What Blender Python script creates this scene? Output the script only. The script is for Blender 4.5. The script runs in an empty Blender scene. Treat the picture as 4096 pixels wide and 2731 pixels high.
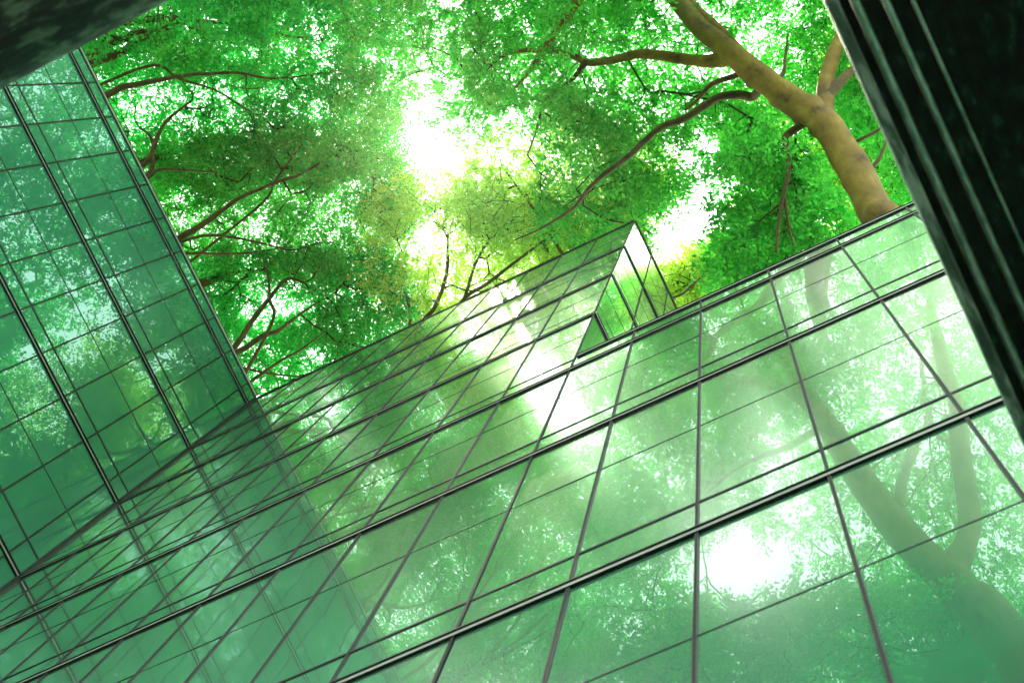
import bpy, bmesh, math, random
import numpy as np
from mathutils import Matrix, Vector

# ------------------------------------------------------------------ camera, world, sun, exposure
SC = bpy.context.scene
COL = SC.collection
CAMZ = 1.6
RC = np.array([[0.89333277528407, 0.433678202046857, 0.11781243428694532],
               [-0.4116863144577639, 0.8948683083292381, -0.17240965528676286],
               [-0.18019692309080493, 0.10551742897418767, 0.9779545700549046]])   # rows: right, down, forward
FPX, PW, PH = 6410.07, 4096.0, 2731.0
cam_data = bpy.data.cameras.new('camera')
cam = bpy.data.objects.new('camera', cam_data)
COL.objects.link(cam)
cam_data.sensor_width = 36.0
cam_data.lens = FPX / PW * 36.0
cam_data.clip_start = 0.05
cam_data.clip_end = 2000.0
cam_data.dof.use_dof = True
cam_data.dof.focus_distance = 24.0
cam_data.dof.aperture_fstop = 4.5
mw = Matrix.Identity(4)
for i in range(3):
    mw[i][0] = RC[0][i]
    mw[i][1] = -RC[1][i]
    mw[i][2] = -RC[2][i]
mw[2][3] = CAMZ
cam.matrix_world = mw
SC.camera = cam

SUN_DIR = Vector((-0.17, -0.03, 1.0)).normalized()          # towards the sun, just off the zenith
sun_el = math.asin(SUN_DIR.z)
sun_az = math.atan2(SUN_DIR.x, SUN_DIR.y)
W = bpy.data.worlds.new('World')
SC.world = W
W.use_nodes = True
nt = W.node_tree
nt.nodes.clear()
sky = nt.nodes.new('ShaderNodeTexSky')
sky.sky_type = 'NISHITA'
sky.sun_disc = False
sky.sun_elevation = sun_el
sky.sun_rotation = sun_az
sky.dust_density = 3.0
tc = nt.nodes.new('ShaderNodeTexCoord')
cn = nt.nodes.new('ShaderNodeTexNoise')
cn.inputs['Scale'].default_value = 2.5
cn.inputs['Detail'].default_value = 5.0
cr = nt.nodes.new('ShaderNodeMapRange')
cr.inputs['From Min'].default_value = 0.2
cr.inputs['From Max'].default_value = 0.5
cr.inputs['To Min'].default_value = 0.75
cr.inputs['To Max'].default_value = 0.97
mx = nt.nodes.new('ShaderNodeMix')
mx.data_type = 'RGBA'
mx.inputs[7].default_value = (14.0, 14.2, 14.0, 1.0)          # bright thin cloud over the blue
bg = nt.nodes.new('ShaderNodeBackground')
bg.inputs['Strength'].default_value = 0.10
wo = nt.nodes.new('ShaderNodeOutputWorld')
nt.links.new(tc.outputs['Generated'], cn.inputs['Vector'])
nt.links.new(cn.outputs['Fac'], cr.inputs['Value'])
nt.links.new(cr.outputs['Result'], mx.inputs[0])
nt.links.new(sky.outputs['Color'], mx.inputs[6])
nt.links.new(mx.outputs[2], bg.inputs['Color'])
nt.links.new(bg.outputs['Background'], wo.inputs['Surface'])

sl = bpy.data.lights.new('sun', 'SUN')
sl.energy = 3.5
sl.angle = math.radians(0.6)
sl.color = (1.0, 0.92, 0.66)
so = bpy.data.objects.new('sun', sl)
COL.objects.link(so)
so.rotation_euler = SUN_DIR.to_track_quat('Z', 'Y').to_euler()
so.location = (0, 0, 80)

SC.view_settings.view_transform = 'Standard'
SC.view_settings.look = 'None'
SC.view_settings.gamma = 1.0
SC.view_settings.exposure = 1.5
SC.render.engine = 'CYCLES'
SC.cycles.use_denoising = True
SC.cycles.max_bounces = 10
SC.cycles.diffuse_bounces = 4
SC.cycles.glossy_bounces = 5
SC.cycles.transmission_bounces = 6
SC.cycles.caustics_reflective = False
SC.cycles.caustics_refractive = False

# ------------------------------------------------------------------ helpers
RNG = np.random.default_rng(7)


def ray(u, v):
    """direction through a point of the view, scaled so that its rise is 1"""
    c = np.stack([(np.asarray(u, float) - PW / 2) / FPX, (np.asarray(v, float) - PH / 2) / FPX,
                  np.ones_like(np.asarray(u, float))], -1)
    d = c @ RC
    return d / d[..., 2:3]


def P(u, v, z):
    """point at height z (above the eye) seen at u, v"""
    p = ray(u, v) * np.asarray(z, float)[..., None] if np.ndim(z) else ray(u, v) * z
    p = np.array(p)
    p[..., 2] += CAMZ
    return p


def PM(u, v, z):
    """point whose mirror image in the main glass front is seen at u, v"""
    p = P(u, v, z)
    p[..., 1] = 2 * YF - p[..., 1]
    return p


def to_view(p):
    q = np.array(p, float)
    q[..., 2] -= CAMZ
    c = q @ RC.T
    return PW / 2 + FPX * c[..., 0] / c[..., 2], PH / 2 + FPX * c[..., 1] / c[..., 2]


def mesh_obj(name, V, F, mat, parent=None, smooth=False, attr=None):
    V = np.asarray(V, np.float32).reshape(-1, 3)
    F = np.asarray(F, np.int32)
    n, k = F.shape
    me = bpy.data.meshes.new(name)
    me.vertices.add(len(V))
    me.vertices.foreach_set('co', V.ravel())
    me.loops.add(n * k)
    me.loops.foreach_set('vertex_index', F.ravel())
    me.polygons.add(n)
    me.polygons.foreach_set('loop_start', np.arange(0, n * k, k, dtype=np.int32))
    me.polygons.foreach_set('loop_total', np.full(n, k, np.int32))
    me.polygons.foreach_set('use_smooth', np.full(n, smooth, bool))
    if attr is not None:
        a = me.attributes.new('tint', 'FLOAT', 'POINT')
        a.data.foreach_set('value', np.asarray(attr, np.float32))
    me.update(calc_edges=True)
    me.materials.append(mat)
    o = bpy.data.objects.new(name, me)
    COL.objects.link(o)
    if parent:
        o.parent = parent
    return o


def empty(name, loc, label, cat, group=None):
    o = bpy.data.objects.new(name, None)
    COL.objects.link(o)
    o.location = loc
    o['label'] = label
    o['category'] = cat
    if group:
        o['group'] = group
    return o


BOXF = np.array([[0, 3, 2, 1], [4, 5, 6, 7], [0, 1, 5, 4], [1, 2, 6, 5], [2, 3, 7, 6], [3, 0, 4, 7]])


def node_mat(name):
    m = bpy.data.materials.new(name)
    m.use_nodes = True
    t = m.node_tree
    t.nodes.clear()
    out = t.nodes.new('ShaderNodeOutputMaterial')
    return m, t, out


def noise(t, scale, detail=4.0, rough=0.55, coord='Object', stretch=None):
    c = t.nodes.new('ShaderNodeTexCoord')
    n = t.nodes.new('ShaderNodeTexNoise')
    n.inputs['Scale'].default_value = scale
    n.inputs['Detail'].default_value = detail
    n.inputs['Roughness'].default_value = rough
    if stretch:
        mp = t.nodes.new('ShaderNodeMapping')
        mp.inputs['Scale'].default_value = stretch
        t.links.new(c.outputs[coord], mp.inputs['Vector'])
        t.links.new(mp.outputs['Vector'], n.inputs['Vector'])
    else:
        t.links.new(c.outputs[coord], n.inputs['Vector'])
    return n


def ramp(t, src, stops):
    r = t.nodes.new('ShaderNodeValToRGB')
    e = r.color_ramp.elements
    while len(e) < len(stops):
        e.new(0.5)
    for k, (p, c) in enumerate(stops):
        e[k].position = p
        e[k].color = (*c, 1)
    t.links.new(src, r.inputs['Fac'])
    return r


def surf_mat(name, stops, scale, rough=0.5, metal=0.0, bump=0.0, bscale=None, stretch=None, spec=0.5, detail=5.0):
    m, t, out = node_mat(name)
    b = t.nodes.new('ShaderNodeBsdfPrincipled')
    n = noise(t, scale, detail, 0.6, stretch=stretch)
    r = ramp(t, n.outputs['Fac'], stops)
    t.links.new(r.outputs['Color'], b.inputs['Base Color'])
    b.inputs['Roughness'].default_value = rough
    b.inputs['Metallic'].default_value = metal
    b.inputs['Specular IOR Level'].default_value = spec
    if bump:
        n2 = noise(t, bscale or scale * 3, 5.0, 0.6, stretch=stretch)
        bp = t.nodes.new('ShaderNodeBump')
        bp.inputs['Strength'].default_value = bump
        bp.inputs['Distance'].default_value = 0.02
        t.links.new(n2.outputs['Fac'], bp.inputs['Height'])
        t.links.new(bp.outputs['Normal'], b.inputs['Normal'])
    t.links.new(b.outputs['BSDF'], out.inputs['Surface'])
    return m


def glass_mat(name, body, refl, hazec, ior, base_fac, haze_fac, haze_rough, wav, top_fac):
    """coated green glazing: a clear mirror that strengthens at glancing angles, a soft dusty sheen and a dark green body"""
    m, t, out = node_mat(name)
    n = noise(t, 0.9, 2.0, 0.45)
    bp = t.nodes.new('ShaderNodeBump')
    bp.inputs['Strength'].default_value = wav
    bp.inputs['Distance'].default_value = 0.006
    t.links.new(n.outputs['Fac'], bp.inputs['Height'])
    fr = t.nodes.new('ShaderNodeFresnel')
    fr.inputs['IOR'].default_value = ior
    mr = t.nodes.new('ShaderNodeMapRange')
    mr.inputs['To Min'].default_value = base_fac
    mr.inputs['To Max'].default_value = top_fac
    t.links.new(fr.outputs['Fac'], mr.inputs['Value'])
    df = t.nodes.new('ShaderNodeBsdfDiffuse')
    n2 = noise(t, 0.35, 3.0, 0.5)
    r = ramp(t, n2.outputs['Fac'], [(0.3, tuple(c * 0.9 for c in body)), (0.7, tuple(min(1, c * 1.08) for c in body))])
    t.links.new(r.outputs['Color'], df.inputs['Color'])
    hz = t.nodes.new('ShaderNodeBsdfGlossy')
    hz.inputs['Color'].default_value = (*hazec, 1)
    hz.inputs['Roughness'].default_value = haze_rough
    m1 = t.nodes.new('ShaderNodeMixShader')
    hr = t.nodes.new('ShaderNodeMapRange')
    hr.inputs['From Min'].default_value = 0.15
    hr.inputs['From Max'].default_value = 0.38
    hr.inputs['To Min'].default_value = haze_fac * 0.06
    hr.inputs['To Max'].default_value = haze_fac
    t.links.new(fr.outputs['Fac'], hr.inputs['Value'])
    ds = noise(t, 1.0, 6.0, 0.65, stretch=(5.0, 5.0, 0.45))          # rain streaks and dust, pane by pane
    dr = t.nodes.new('ShaderNodeMapRange')
    dr.inputs['From Min'].default_value = 0.3
    dr.inputs['From Max'].default_value = 0.7
    dr.inputs['To Min'].default_value = 0.78
    dr.inputs['To Max'].default_value = 1.06
    t.links.new(ds.outputs['Fac'], dr.inputs['Value'])
    oi = t.nodes.new('ShaderNodeObjectInfo')
    pr = t.nodes.new('ShaderNodeMapRange')
    pr.inputs['To Min'].default_value = 0.88
    pr.inputs['To Max'].default_value = 1.08
    t.links.new(oi.outputs['Random'], pr.inputs['Value'])
    mu = t.nodes.new('ShaderNodeMath')
    mu.operation = 'MULTIPLY'
    mu2 = t.nodes.new('ShaderNodeMath')
    mu2.operation = 'MULTIPLY'
    mu2.use_clamp = True
    t.links.new(dr.outputs['Result'], mu.inputs[0])
    t.links.new(pr.outputs['Result'], mu.inputs[1])
    t.links.new(hr.outputs['Result'], mu2.inputs[0])
    t.links.new(mu.outputs['Value'], mu2.inputs[1])
    t.links.new(mu2.outputs['Value'], m1.inputs['Fac'])
    t.links.new(df.outputs['BSDF'], m1.inputs[1])
    t.links.new(hz.outputs['BSDF'], m1.inputs[2])
    gl = t.nodes.new('ShaderNodeBsdfGlossy')
    gl.inputs['Color'].default_value = (*refl, 1)
    gl.inputs['Roughness'].default_value = 0.0
    t.links.new(bp.outputs['Normal'], gl.inputs['Normal'])
    ms = t.nodes.new('ShaderNodeMixShader')
    t.links.new(mr.outputs['Result'], ms.inputs['Fac'])
    t.links.new(m1.outputs['Shader'], ms.inputs[1])
    t.links.new(gl.outputs['BSDF'], ms.inputs[2])
    t.links.new(ms.outputs['Shader'], out.inputs['Surface'])
    return m


def leaf_mat(name, refl_lo, refl_hi, tr_lo, tr_hi):
    m, t, out = node_mat(name)
    a = t.nodes.new('ShaderNodeAttribute')
    a.attribute_name = 'tint'
    c1 = ramp(t, a.outputs['Fac'], [(0.0, refl_lo), (1.0, refl_hi)])
    c2 = ramp(t, a.outputs['Fac'], [(0.0, tr_lo), (1.0, tr_hi)])
    b = t.nodes.new('ShaderNodeBsdfPrincipled')
    b.inputs['Roughness'].default_value = 0.45
    b.inputs['Specular IOR Level'].default_value = 0.35
    tr = t.nodes.new('ShaderNodeBsdfTranslucent')
    ms = t.nodes.new('ShaderNodeMixShader')
    ms.inputs['Fac'].default_value = 0.78
    t.links.new(c1.outputs['Color'], b.inputs['Base Color'])
    t.links.new(c2.outputs['Color'], tr.inputs['Color'])
    t.links.new(b.outputs['BSDF'], ms.inputs[1])
    t.links.new(tr.outputs['BSDF'], ms.inputs[2])
    t.links.new(ms.outputs['Shader'], out.inputs['Surface'])
    return m


M_DARK = surf_mat('dark_frame_metal', [(0.3, (0.008, 0.013, 0.010)), (0.7, (0.020, 0.028, 0.022))], 6.0, 0.55, 0, 0, None, None, 0.2)
M_STRIP = surf_mat('pale_frame_metal', [(0.3, (0.24, 0.30, 0.24)), (0.7, (0.36, 0.42, 0.34))], 3.0, 0.45, 0.3)
M_MULL = surf_mat('mullion_metal', [(0.3, (0.007, 0.011, 0.009)), (0.7, (0.016, 0.022, 0.017))], 5.0, 0.6, 0, 0, None, None, 0.15)
M_CORE = surf_mat('core_wall', [(0.3, (0.10, 0.16, 0.13)), (0.7, (0.14, 0.20, 0.16))], 0.8, 0.8)
M_GLASS = glass_mat('front_glass', (0.025, 0.18, 0.085), (0.70, 0.97, 0.86), (1.0, 1.0, 0.95), 1.55, 0.11, 1.0, 0.165, 0.25, 0.55)
M_WING = glass_mat('wing_glass', (0.035, 0.19, 0.11), (0.52, 0.92, 0.78), (0.62, 1.0, 0.86), 1.55, 0.14, 0.88, 0.22, 0.20, 0.54)
M_BARK = surf_mat('smooth_bark', [(0.30, (0.030, 0.020, 0.002)), (0.41, (0.125, 0.088, 0.004)), (0.58, (0.185, 0.138, 0.006)), (0.74, (0.27, 0.22, 0.03))],
                  3.0, 0.75, 0, 0.9, 9.0, (1, 1, 0.22), 0.2)
M_TWIG = surf_mat('limb_bark', [(0.3, (0.030, 0.028, 0.007)), (0.7, (0.115, 0.098, 0.022))], 3.0, 0.8, 0, 0.4, 14.0, None, 0.2)

M_FINE = surf_mat('young_twig_bark', [(0.3, (0.020, 0.030, 0.008)), (0.7, (0.055, 0.062, 0.018))], 3.0, 0.8, 0, 0, None, None, 0.1)

# ------------------------------------------------------------------ the glass buildings
S = 2.2                                       # metres per fitted unit
YF = 1.0 * S                                  # main front: the plane y = YF
XL = -4.943 * S                               # wing front: the plane x = XL
XE = -1.127 * S                               # right corner of the tall part
T = {0: 13.955, 1: 12.013, 2: 10.406, 3: 8.770, 4: 7.126, 5: 5.520, 6: 3.704, 8: 1.888, 9: 0.10}
HAIR = {0: 12.99, 1: 11.35, 2: 9.714, 3: 8.109, 4: 6.500, 5: 4.830, 6: 3.000, 8: 1.2}
TRAN = {0: 12.285, 1: 10.66, 2: 9.088, 3: 7.412, 4: 5.780, 5: 3.963, 6: 2.18, 8: 0.37}
LOWTOP = 7.475
for d in (T, HAIR, TRAN):
    for k in d:
        d[k] = d[k] * S + CAMZ
LOWTOP = LOWTOP * S + CAMZ
L1 = 13.671 * S + CAMZ


class Face:
    """a vertical glazed face: a runs along it, p stands out from it"""
    def __init__(s, kind, at):
        s.kind, s.at = kind, at

    def pt(s, a, p, z):
        if s.kind == 'front':
            return (a, s.at - p, z)
        return (s.at + p, a, z)

    def box(s, a0, a1, p0, p1, z0, z1):
        c = [(a0, p0), (a1, p0), (a1, p1), (a0, p1)]
        return np.array([s.pt(a, p, z0) for a, p in c] + [s.pt(a, p, z1) for a, p in c])


def boxes_obj(name, blist, mat, parent):
    V = np.concatenate(blist)
    F = np.concatenate([BOXF + 8 * i for i in range(len(blist))])
    o = mesh_obj(name, V, F, mat, parent)
    bm = bmesh.new()
    bm.from_mesh(o.data)
    bmesh.ops.recalc_face_normals(bm, faces=bm.faces)
    bm.to_mesh(o.data)
    bm.free()
    return o


FIN, STRIP, CAP = 0.017, 0.050, 0.010


def make_rail(fc, a0, a1, z, parent, FIN=FIN, STRIP=STRIP, CAP=CAP):
    r = boxes_obj('rail', [fc.box(a0, a1, -0.02, FIN, z - 0.030, z - 0.024)], M_DARK, parent)  # dark fin and cap colour holds the shade of the rail's undersides
    boxes_obj('rail_strip', [fc.box(a0, a1, -0.02, FIN - 0.001, z - 0.0235, z + STRIP - 0.024)], M_STRIP, r)
    boxes_obj('rail_cap', [fc.box(a0, a1, -0.02, FIN + CAP, z + STRIP - 0.0235, z + STRIP - 0.010)], M_DARK, r)
    return r


def make_line(name, fc, a0, a1, z, h, p, parent, mat):
    return boxes_obj(name, [fc.box(a0, a1, -0.02, p, z - h / 2, z + h / 2)], mat, parent)


def make_mullion(fc, a, spans, w, parent):
    bl = [fc.box(a - w / 2, a + w / 2, -0.02, 0.006, z0, z1) for z0, z1 in spans]
    m = boxes_obj('mullion', bl, M_MULL, parent)
    fl = []
    for z0, z1 in spans:
        fl.append(fc.box(a - w / 2, a - w / 6, 0.0065, 0.011, z0, z1))
        fl.append(fc.box(a + w / 6, a + w / 2, 0.0065, 0.011, z0, z1))
    boxes_obj('mullion_fin', fl, M_DARK, m)
    return m


def pane_box(fc, a0, a1, z0, z1, g=0.004):
    b = fc.box(a0 + g, a1 - g, -0.016, 0.0, z0 + g, z1 - g)
    ta, tz = RNG.normal(0, 0.0020, 2)
    ca, cz = (a0 + a1) / 2, (z0 + z1) / 2
    ax = 0 if fc.kind == 'front' else 1
    off = np.clip((b[:, ax] - ca) * ta + (b[:, 2] - cz) * tz, -0.0035, 0.0035)
    px, sg = (1, -1) if fc.kind == 'front' else (0, 1)
    b[:, px] += sg * off
    return b


def shown(fc, a0, a1, z0, z1):
    aa, zz = np.meshgrid(np.linspace(a0, a1, 9), np.linspace(z0, z1, 9))
    pts = np.array([fc.pt(a, 0, z) for a, z in zip(aa.ravel(), zz.ravel())])
    u, v = to_view(pts)
    ok = (u > 0) & (u < PW) & (v > 0) & (v < PH) & (u - 3290 < 0.485 * v + 5)
    U, V = u.reshape(9, 9), v.reshape(9, 9)
    q = [(U[0, 0], V[0, 0]), (U[0, -1], V[0, -1]), (U[-1, -1], V[-1, -1]), (U[-1, 0], V[-1, 0])]
    ar = 0.5 * abs(sum(q[i][0] * q[(i + 1) % 4][1] - q[(i + 1) % 4][0] * q[i][1] for i in range(4)))
    return ar * ok.mean()


def glaze(parent, cells, mat, most=100):
    """cells: (face, a0, a1, z0, z1); the ones that show largest are parts of their own"""
    ranked = sorted(cells, key=lambda c: -shown(*c))
    for c in ranked[:most]:
        boxes_obj('glass_panel', [pane_box(*c)], mat, parent)
    if ranked[most:]:
        o = boxes_obj('glazing', [pane_box(*c) for c in ranked[most:]], mat, parent)
        o['kind'] = 'stuff'


# ---- main building: tall part with a returned right side, low part to the right
front = Face('front', YF)
sideF = Face('side', XE)
wing = Face('side', XL)
XR = 2.05 * S
DEPTH_T, DEPTH_L = 3.1, 2.6
main = empty('glass_building', (-4.0, YF + 1.2, 0.0),
             'stepped pale green glass curtain wall building with mirrored trees, filling the lower right', 'building')
main_inv = Matrix.Translation((4.0, -(YF + 1.2), 0.0))
KS = [0, 1, 2, 3, 4, 5, 6, 8]
NX = {0: 1, 1: 2, 2: 3, 3: 4, 4: 5, 5: 6, 6: 8, 8: 9}
step = 0.3376 * S
cols_t = [XE]
while cols_t[-1] - step > XL + 0.2:
    cols_t.append(cols_t[-1] - (0.363 * S if len(cols_t) == 1 else step))
cols_t = cols_t[::-1]
edges_t = [XL + 0.03] + cols_t
cols_l = [-0.819 * S]
while cols_l[-1] + step < XR - 0.1:
    cols_l.append(cols_l[-1] + step * 1.003)
edges_l = [XE] + cols_l + [XR]
cells = []
for k in KS:
    zt, zh, zb = T[k] - 0.036, TRAN[k], T[NX[k]] + STRIP
    for ed, low in ((edges_t, False), (edges_l, True)):
        if low and k < 4:
            continue
        for a0, a1 in zip(ed[:-1], ed[1:]):
            cells.append((front, a0, a1, zh, zt))
            cells.append((front, a0, a1, zb - 0.01, zh))
for a0, a1 in zip(edges_l[:-1], edges_l[1:]):
    cells.append((front, a0, a1, T[4] + STRIP, LOWTOP - 0.02))
side_y = [YF + 0.335 * S * i for i in range(5)]
side_y[-1] = YF + DEPTH_T
for k in (0, 1, 2, 3):
    zt, zh, zb = T[k] - 0.036, TRAN[k], T[NX[k]] + STRIP
    for a0, a1 in zip(side_y[:-1], side_y[1:]):
        cells.append((sideF, a0, a1, zh, zt))
        if k < 3:
            cells.append((sideF, a0, a1, zb - 0.01, zh))
glaze(main, cells, M_GLASS)

for k in KS[1:] + [9]:
    make_rail(front, XL + 0.03, XR if k >= 4 else XE + FIN, T[k], main)
for k in (1, 2, 3):
    make_rail(sideF, YF, YF + DEPTH_T, T[k], main)
for k in KS:
    x1 = XR if k >= 4 else XE
    make_line('joint', front, XL + 0.03, x1, HAIR[k], 0.012, 0.0028, main, M_DARK)
    make_line('transom', front, XL + 0.03, x1, TRAN[k], 0.030 if k >= 3 else 0.014, 0.006 if k >= 3 else 0.003, main, M_DARK)
for k in (0, 1, 2):
    make_line('joint', sideF, YF, YF + DEPTH_T, HAIR[k], 0.012, 0.0028, main, M_DARK)
    make_line('transom', sideF, YF, YF + DEPTH_T, TRAN[k], 0.014, 0.003, main, M_DARK)


def spans_between(zs):
    return [(zs[i + 1] + STRIP - 0.009, zs[i] - 0.031) for i in range(len(zs) - 1)]


zs_t = [T[0]] + [T[k] for k in (1, 2, 3, 4, 5, 6, 8, 9)]
zs_l = [T[k] for k in (4, 5, 6, 8, 9)]
for a in cols_t[:-1]:
    make_mullion(front, a, spans_between(zs_t), 0.016, main)
make_mullion(front, XE - 0.012, spans_between(zs_t), 0.016, main)
for a in cols_l:
    make_mullion(front, a, [(T[4] + STRIP - 0.009, LOWTOP - 0.05)] + spans_between(zs_l), 0.020, main)
for a in side_y[1:-1]:
    make_mullion(sideF, a, spans_between([T[0], T[1], T[2], T[3]]) + [(LOWTOP, T[3] - 0.031)], 0.020, main)


def coping(fc, a0, a1, z, parent):
    c = boxes_obj('coping', [fc.box(a0, a1, -0.10, 0.022, z - 0.012, z)], M_DARK, parent)
    boxes_obj('coping_strip', [fc.box(a0, a1, -0.02, 0.012, z - 0.11, z - 0.0125)], M_STRIP, c)
    boxes_obj('coping_edge', [fc.box(a0, a1, -0.02, 0.018, z - 0.150, z - 0.1105)], M_DARK, c)


coping(front, XL + 0.03, XE, T[0] + 0.12, main)
coping(sideF, YF + 0.001, YF + DEPTH_T, T[0] + 0.12, main)
coping(front, XE + 0.02, XR, LOWTOP + 0.0, main)


def core(name, x0, x1, y0, y1, z0, z1, parent):
    V = np.array([(x0, y0, z0), (x1, y0, z0), (x1, y1, z0), (x0, y1, z0), (x0, y0, z1), (x1, y0, z1), (x1, y1, z1), (x0, y1, z1)])
    return mesh_obj(name, V, BOXF, M_CORE, parent)


core('wall', XL - 0.02, XE - 0.03, YF + 0.03, YF + DEPTH_T, 0.0, T[0] + 0.05, main)
core('low_wall', XE - 0.028, XR, YF + 0.03, YF + DEPTH_L, 0.0, LOWTOP - 0.06, main)
# corner post where the two glass fronts meet
cp = boxes_obj('corner_post', [front.box(XL - 0.01, XL + 0.024, -0.02, 0.050, 0.0, T[0]), front.box(XL + 0.034, XL + 0.050, -0.02, 0.016, 0.0, T[0])], M_DARK, main)
boxes_obj('corner_strip', [front.box(XL + 0.0245, XL + 0.0335, -0.02, 0.010, 0.0, T[0])], M_STRIP, cp)
for ch in list(main.children):
    ch.matrix_parent_inverse = main_inv

# ---- wing to the left, its front facing the main front at right angles
wbase = (XL - 1.3, -4.0, 0.0)
wg = empty('glass_wing', wbase, 'teal green glass curtain wall wing with dark grid lines, rising along the left edge', 'building')
y0w = -4.62 * S
ws = 0.3335 * S
wcols = [YF - 0.5 * S + 0.0]
while wcols[-1] + ws < YF - 0.15:
    wcols.append(wcols[-1] + ws)
wcols = wcols[::-1]
while wcols[-1] - ws > y0w + 0.1:
    wcols.append(wcols[-1] - ws)
wcols = wcols[::-1]
wed = [y0w] + wcols + [YF - 0.03]
wz = [L1] + [T[k] for k in (1, 2, 3, 4, 5, 6, 8, 9)]
wh = [HAIR[k] for k in KS]
wt = [TRAN[k] for k in KS]
cells = []
for i in range(len(wz) - 1):
    for a0, a1 in zip(wed[:-1], wed[1:]):
        cells.append((wing, a0, a1, wt[i], wz[i] - 0.036))
        cells.append((wing, a0, a1, wz[i + 1] + STRIP - 0.01, wt[i]))
for a0, a1 in zip(wed[:-1], wed[1:]):
    cells.append((wing, a0, a1, L1 + STRIP, T[0] + 0.02))
glaze(wg, cells, M_WING)
for z in wz:
    make_rail(wing, y0w, YF - 0.045, z, wg, 0.028, 0.046, 0.026)
for z in wh:
    make_line('joint', wing, y0w, YF - 0.045, z, 0.028, 0.004, wg, M_DARK)
for z in wt:
    make_line('transom', wing, y0w, YF - 0.045, z, 0.046, 0.008, wg, M_DARK)
for a in wcols:
    make_mullion(wing, a, [(L1 + STRIP - 0.009, T[0] + 0.0)] + spans_between(wz), 0.027, wg)
coping(wing, y0w, YF - 0.045, T[0] + 0.12, wg)
core('wall', XL - 2.4, XL - 0.03, y0w, YF + DEPTH_T, 0.0, T[0] + 0.05, wg)
for ch in list(wg.children):
    ch.matrix_parent_inverse = Matrix.Translation([-c for c in wbase])

# ------------------------------------------------------------------ ground
gm = surf_mat('paving', [(0.3, (0.07, 0.09, 0.075)), (0.7, (0.11, 0.135, 0.11))], 0.7, 0.85, 0, 0.3, 20.0)
g = mesh_obj('ground', [(-600, -600, 0), (600, -600, 0), (600, 600, 0), (-600, 600, 0)], [[0, 1, 2, 3]], gm)
g['kind'] = 'structure'

# ------------------------------------------------------------------ overhead beam (right) and canopy slab (upper left)


def extrude(prof, lo, hi, along, n=2):
    """closed profile (list of (across, z)) swept along x or y"""
    m = len(prof)
    V = []
    for t in np.linspace(lo, hi, n):
        for a, z in prof:
            V.append((a, t, z) if along == 'y' else (t, a, z))
    F = []
    for s in range(n - 1):
        for i in range(m):
            j = (i + 1) % m
            F.append((s * m + i, s * m + j, (s + 1) * m + j, (s + 1) * m + i))
    return np.array(V), np.array(F)


def swept(name, prof, lo, hi, along, mat, parent, smooth=False):
    V, F = extrude(prof, lo, hi, along, 2)
    me = bpy.data.meshes.new(name)
    faces = [tuple(int(i) for i in f) for f in F]
    m = len(prof)
    faces += [tuple(range(m))[::-1], tuple(range(m, 2 * m))]
    me.from_pydata([tuple(v) for v in V], [], faces)
    bm = bmesh.new()
    bm.from_mesh(me)
    bmesh.ops.recalc_face_normals(bm, faces=bm.faces)
    bm.to_mesh(me)
    bm.free()
    for p in me.polygons:
        p.use_smooth = smooth and len(p.vertices) == 4
    me.materials.append(mat)
    o = bpy.data.objects.new(name, me)
    COL.objects.link(o)
    o.parent = parent
    return o


HB = 5.0
zb = HB + CAMZ
M_BEAM = surf_mat('dark_green_steel', [(0.40, (0.0015, 0.005, 0.003)), (0.58, (0.004, 0.018, 0.010)), (0.72, (0.02, 0.075, 0.042))],
                  26.0, 0.55, 0, 0.25, 70.0, (1, 0.5, 1), 0.15)
M_RIB = surf_mat('highlight_steel_rib', [(0.36, (0.30, 0.46, 0.37)), (0.62, (0.88, 0.95, 0.88))], 45.0, 0.28, 0.7, 0.2, 120.0, (1, 0.3, 1))  # near-white colour puts the highlights into the ribs
M_LIP = surf_mat('weathered_lip', [(0.38, (0.05, 0.10, 0.07)), (0.5, (0.13, 0.20, 0.155)), (0.60, (0.44, 0.55, 0.47))],
                 22.0, 0.5, 0.2, 0.3, 90.0, (1, 0.25, 1))
beam = empty('steel_beam', (0.0, 0.0, 0.0), 'dark green ribbed steel beam overhead, crossing the right edge', 'beam')
yb0, yb1 = -7.0, YF - 0.03
swept('beam_body', [(0.432, zb + 0.05), (1.9, zb + 0.05), (1.9, zb + 0.34), (0.432, zb + 0.34)], yb0, yb1, 'y', M_BEAM, beam)
swept('edge_lip', [(0.392, zb + 0.010), (0.396, zb), (0.424, zb), (0.431, zb + 0.012), (0.431, zb + 0.045), (0.392, zb + 0.045)],
      yb0, yb1, 'y', M_LIP, beam)
for cx, r in ((0.478, 0.014), (0.560, 0.011), (0.633, 0.006)):
    pr = [(cx + r * math.cos(a), zb + 0.0495 - (r * 1.3) * math.sin(a)) for a in np.linspace(0, math.pi, 13)]
    swept('rib', pr, yb0, yb1, 'y', M_RIB, beam, True)

HS = 4.4
zs = HS + CAMZ
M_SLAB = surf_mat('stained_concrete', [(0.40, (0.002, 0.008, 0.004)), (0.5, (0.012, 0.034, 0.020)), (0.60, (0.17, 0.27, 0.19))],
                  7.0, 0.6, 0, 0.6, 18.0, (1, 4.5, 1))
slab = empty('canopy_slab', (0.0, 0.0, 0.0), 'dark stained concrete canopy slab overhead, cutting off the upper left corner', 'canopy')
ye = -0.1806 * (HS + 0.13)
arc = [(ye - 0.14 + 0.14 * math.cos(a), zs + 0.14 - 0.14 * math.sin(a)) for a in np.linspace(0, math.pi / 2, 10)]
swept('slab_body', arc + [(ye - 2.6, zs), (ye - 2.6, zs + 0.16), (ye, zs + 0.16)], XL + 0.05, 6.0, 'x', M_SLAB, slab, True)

# ------------------------------------------------------------------ trees


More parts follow.
